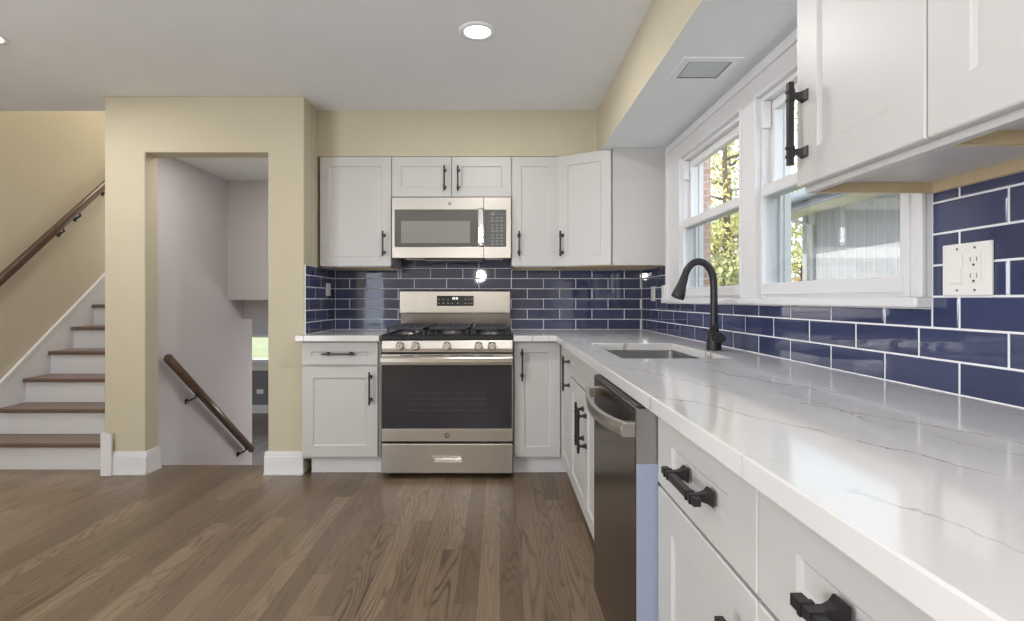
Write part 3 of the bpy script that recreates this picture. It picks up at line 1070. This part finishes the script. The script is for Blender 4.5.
# oven door
od = obj('oven_door', MB().grid([-hw, -hw + .004, hw - .004, hw], [.232, .309, .70, .765],
     lambda u, v: not (.309 < v < .70 and abs(u) < hw - .004), .002, .044, 'xzy'), M['steel'], t, bevel=.003)
obj('oven_window', MB().box(-hw + .004, hw - .004, .004, .04, .309, .70), M['oven_glass'], od, label='black oven window')
g = MB()
for a, b in ((-.285, -.205), (-.17, -.02), (.015, .165), (.2, .28)):
    g.box(a, b, .0008, .004, .7565, .7605)
obj('vent', g, M['plasticdark'], od)
hp = []
for x in (-hw + .002, -hw * .5, 0, hw * .5, hw - .002):
    dy = -.052 + .012 * (x / hw) ** 2
    hp.append([(x, dy + .02, .712), (x, dy + .004, .713), (x, dy, .72), (x, dy, .745), (x, dy + .005, .752), (x, dy + .02, .753)])
hb = MB().loft(hp)
for s in (-1, 1):
    hb.box(s * (hw - .002), s * (hw - .045), -.03, .002, .716, .75)
obj('handle', hb, M['steel'], od, bevel=.001)
# inside racks seen through the glass as faint bars
g = MB()
for z in (.42, .455, .49, .525):
    g.box(-.24, .24, .0025, .0040, z, z + .0025)
obj('rack', g, plain('rack_grey', lin(74, 76, 90), .3), od)
bd = obj('badge', MB().lathe([(.017, .0025), (.017, -.001), (.0145, -.0018)], (0, 0, .27), 'y', 28), M['deadgrey'], od, label='round grey badge')


def script_mark(parent, loc, size, rot, mat):
    c = bpy.data.curves.new('monogram', 'FONT')
    c.body = 'GE'
    c.size = size
    c.extrude = .0003
    c.align_x = 'CENTER'; c.align_y = 'CENTER'
    c.shear = .3
    c.materials.append(mat)
    o = bpy.data.objects.new('monogram', c)
    COL.objects.link(o)
    bpy.context.view_layer.update()
    me = bpy.data.meshes.new_from_object(o.evaluated_get(bpy.context.evaluated_depsgraph_get()))
    bpy.data.objects.remove(o)
    bpy.data.curves.remove(c)
    return obj('lettering', me, mat, parent, loc=loc, rot=rot)


script_mark(od, (0, -.002, .27), .018, (R(90), 0, 0), M['whitesteel'])
# control panel and knobs
cp = obj('control_panel', MB().prism([(.006, .776), (.004, .80), (.014, .848), (.05, .852), (.05, .776)], 'x', -hw, hw), M['steel'], t, bevel=.003)
for i, x in enumerate((-.287, -.1925, 0, .193, .275)):
    kb = obj('knob', MB().lathe([(.027, .006), (.027, -.004), (.023, -.007), (.0215, -.028), (.019, -.031)], (x, 0, .815), 'y', 28), M['whitesteel'], t)
    obj('grip', MB().box(x - .0045, x + .0045, -.036, -.028, .796, .834), M['whitesteel'], kb, bevel=.002)
# cooktop
obj('cooktop', MB().box(-hw, hw, .02, .66, .852, .878).grid([-hw, -hw + .012, hw - .012, hw], [.02, .034, .64, .66], lambda u, v: abs(u) > hw - .012 or v < .034 or v > .64, .878, .886, 'xyz'), M['blackenamel'], t, bevel=.003)
for x, y, r in ((-.26, .17, .045), (-.26, .46, .038), (0, .32, .05), (.26, .17, .05), (.26, .46, .036)):
    bu = obj('burner', MB().lathe([(r + .018, .878), (r + .016, .884), (r, .886), (r, .894)], (x, y, 0)), M['steel'], t, label='burner ring')
    obj('burner_cap', MB().lathe([(r - .004, .894), (r - .002, .898), (r - .008, .902)], (x, y, 0)), M['iron'], bu)
for xc, w in ((-.262, .235), (0, .25), (.262, .235)):
    g = MB()
    h2 = w / 2
    zt_, zb_ = .926, .912
    for x in (-h2, h2 - .012):
        g.box(xc + x, xc + x + .012, .06, .61, zb_, zt_)
    for y in (.06, .325, .598):
        g.box(xc - h2, xc + h2, y, y + .012, zb_, zt_)
    if w < .25 or True:
        for y in (.17, .46):
            g.box(xc - h2, xc - .028, y - .006, y + .006, zb_, zt_)
            g.box(xc + .028, xc + h2, y - .006, y + .006, zb_, zt_)
            g.box(xc - .006, xc + .006, y - .10, y - .03, zb_, zt_)
            g.box(xc - .006, xc + .006, y + .03, y + .12, zb_, zt_)
    for x in (-h2, h2 - .012):
        for y in (.06, .325, .598):
            g.box(xc + x, xc + x + .012, y, y + .012, .88, zb_)
    obj('grate', g, M['iron'], t, bevel=.002, label='black iron grate')
# back guard
bg = obj('backguard', MB().prism([(.60, 1.003), (.598, 1.16), (.61, 1.168), (.70, 1.168), (.70, 1.0)], 'x', -hw, hw - .004), M['steel'], t, bevel=.004)
obj('riser', MB().box(-hw, hw - .004, .648, .70, .879, 1.0028), M['steeldark'], bg, label='dark steel riser')
dp = obj('display', MB().box(-.131, .134, .5955, .599, 1.054, 1.128), M['blackenamel'], bg, label='black clock display')
for r in range(2):
    for x in (-.115, -.085, -.05, .075, .1, .12, -.02, .02):
        if r == 1 and abs(x) < .03: continue
        obj('button', MB().box(x - .005, x + .005, .5948, .5957, 1.072 + .028 * r, 1.075 + .028 * r), M['mark'], bg, label='pale printed touch button')
obj('clock_digits', MB().box(-.018, -.012, .5946, .5957, 1.10, 1.117).box(-.006, 0, .5946, .5957, 1.10, 1.117).box(.006, .012, .5946, .5957, 1.10, 1.117).box(.016, .02, .5946, .5957, 1.10, 1.117), M['digits'], bg)

# ------------------------------------------------------------------ over-the-range microwave
MY = 3.60
t = thing('microwave', 'stainless over-the-range microwave hung under the short cabinet', 'microwave', (-.3235, MY, 1.374))
hw = .397
Hm = .41
obj('body', MB().box(-hw, hw, .03, YW - MY - .012, .012, Hm), M['steel'], t, bevel=.002)
obj('underside', MB().box(-hw + .01, hw - .01, .02, YW - MY - .012, 0, .012), M['blackenamel'], t, label='dark underside')
mx = lambda x: (x - 500) * MY / F + .3235
mz = lambda y: EYE - (y - 300) * MY / F - 1.374
dx1 = mx(484)
wx0, wx1, wz0, wz1 = mx(394.8), mx(478), mz(246.8), mz(209.8)
dd = obj('door', MB().grid([-hw, wx0, wx1, dx1 - .002], [.002, wz0, wz1, Hm - .002], lambda u, v: not (wx0 < u < wx1 and wz0 < v < wz1), 0, .028, 'xzy'), M['steel'], t, bevel=.003)
wi = obj('door_window', MB().box(wx0, wx1, .002, .026, wz0, wz1), M['mw_glass'], dd, label='dark glass door window')
obj('mesh_screen', MB().box(mx(401), mx(470), .0008, .0022, mz(243), mz(221)), M['mw_screen'], dd)
hx = mx(481)
hb = MB()
hb.loft([[(hx - .017, y + .012, z), (hx - .017, y, z), (hx + .017, y, z), (hx + .017, y + .012, z)] for z, y in ((mz(247), -.012), (mz(244), -.034), (mz(228), -.040), (mz(212), -.034), (mz(208), -.012))])
hb.box(hx - .014, hx + .014, -.03, .001, mz(246), mz(243)).box(hx - .014, hx + .014, -.03, .001, mz(213), mz(210))
obj('handle', hb, M['whitesteel'], dd, bevel=.003)
cp = obj('control_panel', MB().grid([dx1, mx(484.6), mx(506.3), hw], [.002, wz0, wz1, Hm - .002], lambda u, v: not (mx(484.6) < u < mx(506.3) and wz0 < v < wz1), 0, .028, 'xzy'), M['steel'], t, bevel=.003)
kp = obj('keypad', MB().box(mx(484.6), mx(506.3), .001, .026, wz0, wz1), M['mw_panel'], cp, label='dark keypad')
obj('display', MB().box(mx(491.5), mx(503), 0, .0015, mz(215.5), mz(212)), M['blackenamel'], cp)
random.seed(3)
keyprint = plain('keypad_print', lin(150, 152, 150), .4)
for r, yy in enumerate((218, 221, 225, 228, 231, 235, 238, 241, 244)):
    for xx in (492.5, 497, 501.5):
        w = .011 if r in (1, 4) else .008
        obj('button', MB().box(mx(xx) - w, mx(xx) + w, -.0002, .0014, mz(yy) - .003, mz(yy) + .003), keyprint, cp, label='pale printed keypad button')
bd = obj('badge', MB().lathe([(.011, .002), (.011, -.001), (.009, -.0015)], (mx(449.7), 0, mz(203.5)), 'y', 24), M['deadgrey'], dd, label='round grey badge')
script_mark(dd, (mx(449.7), -.0017, mz(203.5)), .011, (R(90), 0, 0), M['whitesteel'])
for xx in (413.5, 494):
    obj('lamp_cover', MB().box(mx(xx) - .06, mx(xx) + .06, .05, .12, -.003, .0), M['lens'], t, label='frosted lamp cover')
obj('grease_filter', MB().box(-.2, .2, .16, .36, -.003, 0), M['steelsink'], t)

# ------------------------------------------------------------------ dishwasher
DX = .327
t = thing('dishwasher', 'stainless dishwasher with bowed bar handle under the long countertop', 'dishwasher', (DX, 1.593, 0), -90)
hw = .286
obj('body', MB().box(-hw + .004, hw - .002, .058, .70, .1, .835), M['steelsink'], t)
obj('toe_kick', MB().box(-hw + .004, hw - .004, .12, .14, 0, .1), M['black'], t)
dd = obj('door', MB().box(-hw, hw, 0, .056, .095, .836), M['steeldark'], t, bevel=.003, label='dark reflective stainless door front')
obj('door_edge', MB().box(hw - .0002, hw + .0015, .003, .055, .70, .833), M['steelsink'], dd, label='stainless upper part of the door edge')
obj('door_edge_lower', MB().box(hw - .0002, hw + .0015, .003, .055, .098, .70), M['edgeblue'], dd, label='pale blue lower part of the door edge')
obj('top_strip', MB().box(-hw + .004, hw - .004, .004, .052, .836, .8395), M['black'], dd)
hp = []
N = 12
for i in range(N + 1):
    s = -1 + 2 * i / N
    x = s * (hw - .012)
    dy = -.030 - .026 * (1 - s * s)
    dz = -.012 * (1 - s * s)
    hp.append([(x, dy + .012, .762 + dz), (x, dy, .766 + dz), (x, dy - .002, .782 + dz), (x, dy, .798 + dz), (x, dy + .012, .800 + dz), (x, dy + .014, .781 + dz)])
hb = MB().loft(hp, smooth=False)
for s in (-1, 1):
    hb.box(s * (hw - .002), s * (hw - .03), -.03, .002, .764, .798)
obj('handle', hb, M['steel'], dd, bevel=.002)
bd = obj('badge', MB().lathe([(.017, .001), (.017, -.0018), (.014, -.0025)], (.20, 0, .155), 'y', 28), M['whitesteel'], dd, label='round bright badge')
script_mark(dd, (.20, -.0027, .155), .018, (R(90), 0, 0), M['deadgrey'])


# ------------------------------------------------------------------ outlets
def outlet(name, label, loc, rz, w, h, gangs):
    t = thing(name, label, 'outlet', loc, rz)
    obj('plate', MB().box(-w / 2, w / 2, -.006, 0, -h / 2, h / 2), M['plastic'], t, bevel=.002)
    n = len(gangs)
    for i, gk in enumerate(gangs):
        x = (i - (n - 1) / 2) * .046
        ins = obj('rocker_switch' if gk == 's' else 'receptacle', MB().box(x - .0165, x + .0165, -.0085, -.006, -.033, .033), M['plastic'], t, bevel=.001)
        g = MB()
        if gk == 'r':
            for z in (-.018, .018):
                g.box(x - .009, x - .0072, -.0088, -.008, z - .002, z + .008).box(x + .0072, x + .009, -.0088, -.008, z - .002, z + .008)
                g.lathe([(.003, -.008), (.003, -.0089)], (x, 0, z - .009), 'y', 10)
            obj('slot_pattern', g, M['plasticdark'], ins)
        else:
            g.box(x - .0145, x + .0145, -.0105, -.0085, -.030, .002)
            obj('rocker', g, M['plastic'], ins, bevel=.001)
        for z in (-h / 2 + .012, h / 2 - .012):
            obj('screw', MB().lathe([(.0028, -.0055), (.0028, -.0068)], (x, 0, z), 'y', 10), M['deadgrey'], t)
    return t


outlet('outlet', 'white double plate with rocker switch and outlet right of the window', (XW - .0085, 1.2125, 1.166), -90, .128, .118, 'sr')
outlet('outlet', 'small white outlet in the tile corner left of the window', (XW - .0085, 3.70, 1.14), -90, .085, .10, 'r')
outlet('outlet', 'small white outlet on the tiled return wall at left', (XS + .0085, 3.85, 1.172), 90, .085, .09, 'r')
outlet('outlet', 'white outlet low on the grey wall of the lower room', (-4.66, 10.4845, -.68), 0, .13, .085, 'r')


# ------------------------------------------------------------------ lights in the ceiling
def downlight(label, x, y, group=None, power=11):
    t = thing('recessed_light', label, 'ceiling light', (x, y, CEIL), group=group)
    obj('trim_ring', MB().loft([[(r * math.cos(2 * math.pi * k / 40), r * math.sin(2 * math.pi * k / 40), z) for k in range(40)]
        for r, z in ((.088, -.0005), (.086, -.006), (.066, -.008), (.063, -.004))], smooth=True, cap=False), M['ceiling'], t)
    obj('lens', MB().lathe([(.064, -.0045), (.064, -.001)], (0, 0, 0), 'z', 40), M['lamp'], t, label='lit white lens')
    d = bpy.data.lights.new('recessed_and_fill', 'AREA')
    d.shape = 'DISK'; d.size = .12; d.energy = power; d.color = (1, .98, .95)
    o = bpy.data.objects.new('recessed_and_fill', d)
    COL.objects.link(o)
    o.parent = t
    o.location = (0, 0, -.0095)
    return t


downlight('round lit recessed light in the ceiling in front of the range', -.108, 2.575)
downlight('recessed light cut off at the left edge of the ceiling', -2.495, 2.62)
for x in (-.108, -2.46):       # two added unseen fill lights behind the camera, without fixtures
    area('recessed_and_fill', (x, -.6, CEIL - .0095), (0, 0, -1), .12, .12, 11, (1, .98, .95))

t = thing('soffit_light', 'square frosted light set in the soffit over the sink', 'ceiling light', (.855, 2.27, UT))
obj('trim_frame', MB().grid([-.122, -.088, .088, .122], [-.118, -.08, .08, .118], lambda u, v: not (abs(u) < .088 and abs(v) < .08), -.007, -.0005, 'xyz'), M['ceiling'], t, bevel=.002)
obj('lens_border', MB().grid([-.088, -.083, .083, .088], [-.08, -.075, .075, .08], lambda u, v: not (abs(u) < .083 and abs(v) < .075), -.006, -.001, 'xyz'), M['deadgrey'], t)
obj('lens', MB().box(-.083, .083, -.075, .075, -.004, -.001), M['lens'], t, label='pale frosted square lens')

# ------------------------------------------------------------------ outdoors
struct('ground_lawn', MB().box(-40, 60, 10.7, 90, -.35, -.2).box(1.3, 60, -15, 10.7, -.35, -.2), M['lawn'], 'green lawn outside the house', 'lawn')
tag(obj('brick_pier', MB().box(1.26, 1.52, 3.90, 4.5, -.2, 3.6), M['brick']), 'pink brick pier just outside the far window', 'brick pier')

SXX = 4.2
t = thing('garden_shed', 'grey board sided shed with deep eaves outside the near window', 'shed', (SXX, 4.5, -.2))
obj('wall', MB().box(0, 3.0, -4.5, 2.96, 0, 2.5), M['siding'], t)
y = -4.4
k_ = 0
g = MB()
while y < 2.9 and k_ < 99:
    g.box(-.004, .0, y, y + .016, 0, 2.44); y += .165; k_ += 1
obj('battens', g, plain('batten_paint', lin(200, 198, 202), .8), t)
obj('corner_board', MB().box(-.02, .0, 2.86, 2.965, 0, 2.45), M['siding'], t)
obj('eave', MB().box(-.5, .02, -4.8, 3.3, 2.45, 2.48), M['soffitout'], t, label='cream eave soffit')
obj('fascia', MB().box(-.53, -.5, -4.8, 3.3, 2.42, 2.56), M['fascia'], t)
obj('gutter', MB().tube([(-.57, -4.8, 2.53), (-.57, 3.32, 2.53)], .045, 12), M['fascia'], t)
obj('downspout', MB().tube([(-.55, 2.72, 2.5), (-.45, 2.72, 2.40), (-.06, 2.72, 2.30), (-.05, 2.72, .05)], .035, 10), M['trim'], t, label='white downspout')
obj('roof', MB().prism([(-.6, 2.56), (1.5, 3.5), (3.6, 2.56)], 'y', -4.8, 3.3), M['fascia'], t)


def tree(label, x, y, z, h, crown, n, mat, seed, trunk=.16, name='tree', cat='tree', ls=.16, group=None):
    rnd = random.Random(seed)
    t = thing(name, label, cat, (x, y, z), group=group)
    g = MB()
    g.tube([(0, 0, 0), (.05, .05, h * .35), (-.08, 0, h * .7), (0, .1, h * .95)], [trunk, trunk * .8, trunk * .5, trunk * .15], 10)
    tips = []
    for i in range(22):
        a = rnd.uniform(0, 6.28)
        z0 = h * rnd.uniform(.18, .85)
        rr_ = crown * rnd.uniform(.5, 1.0) * (1.1 - .5 * abs(z0 / h - .5))
        e_ = Vector((math.cos(a) * rr_, math.sin(a) * rr_, z0 + h * rnd.uniform(.06, .18)))
        m_ = Vector((math.cos(a) * rr_ * .5, math.sin(a) * rr_ * .5, z0 + h * .05 + rnd.uniform(-.2, .2)))
        g.tube([(0, 0, z0), tuple(m_), tuple(e_)], [trunk * .28, trunk * .18, trunk * .06], 6)
        tips += [m_, e_, (m_ + e_) / 2]
    obj('trunk', g, M['bark'], t)
    lf = MB()
    for i in range(n):
        c = rnd.choice(tips) + Vector((rnd.gauss(0, 1), rnd.gauss(0, 1), rnd.gauss(0, .8))) * crown * .19
        u = Vector((rnd.gauss(0, 1), rnd.gauss(0, 1), rnd.gauss(0, 1))).normalized()
        v = u.orthogonal().normalized()
        w = u.cross(v)
        s = ls * rnd.uniform(.6, 1.3)
        b = len(lf.v)
        lf.v += [tuple(c + v * s), tuple(c + w * s * .55 + u * s * .1), tuple(c - v * s), tuple(c - w * s * .55 + u * s * .1)]
        lf.face((b, b + 1, b + 2, b + 3))
    o = obj('foliage', lf, mat, t)
    return t


tree('tall yellow leaved tree outside, seen through the far window', 7.4, 17.6, -.2, 8.2, 2.6, 6500, M['leaf_yellow'], 11, ls=.085)
tree('olive green tree farther away behind the yellow tree', 12.8, 30.0, -.2, 11.5, 4.0, 6000, M['leaf_green'], 5, .22, ls=.13)
tree('low yellow-green bush under the trees, seen through the far window', 3.0, 7.2, -.2, 1.75, .75, 2600, M['leaf_green'], 21, .05, 'bush', 'bush', .045)
tree('small yellow tree beside the shed corner', 11.6, 20.6, -.2, 3.4, 1.1, 1800, M['leaf_yellow'], 31, .1, ls=.07)

t = thing('neighbor_house', 'distant white house with a red-brown roof between shed and window frame', 'house', (24.5, 43.0, -.2))
obj('wall', MB().box(-3, 3, -2, 2, 0, 2.0), M['trim'], t)
obj('roof', MB().prism([(-2.5, 2.0), (2.5, 2.0), (0, 3.1)], 'x', -3.4, 3.4), M['roofred'], t)
obj('window', MB().box(-3.01, -2.99, -.5, .5, .8, 1.7).box(-1.5, -.4, -2.01, -1.99, .8, 1.7), M['grey'], t)

# repeats share a group
for o in list(S.objects):
    if o.parent is None:
        stem = o.name.split('.')[0]
        g = {'wall_cabinet': 'white wall cabinets', 'corner_wall_cabinet': 'white wall cabinets', 'base_cabinet': 'white base cabinets',
             'corner_base_cabinet': 'white base cabinets', 'sink_base_cabinet': 'white base cabinets', 'outlet': 'white wall outlets',
             'recessed_light': 'recessed lights in the ceiling', 'tree': 'trees outside', 'countertop': 'white quartz countertops',
             'handrail': 'dark wood handrails'}.get(stem)
        if g:
            o['group'] = g
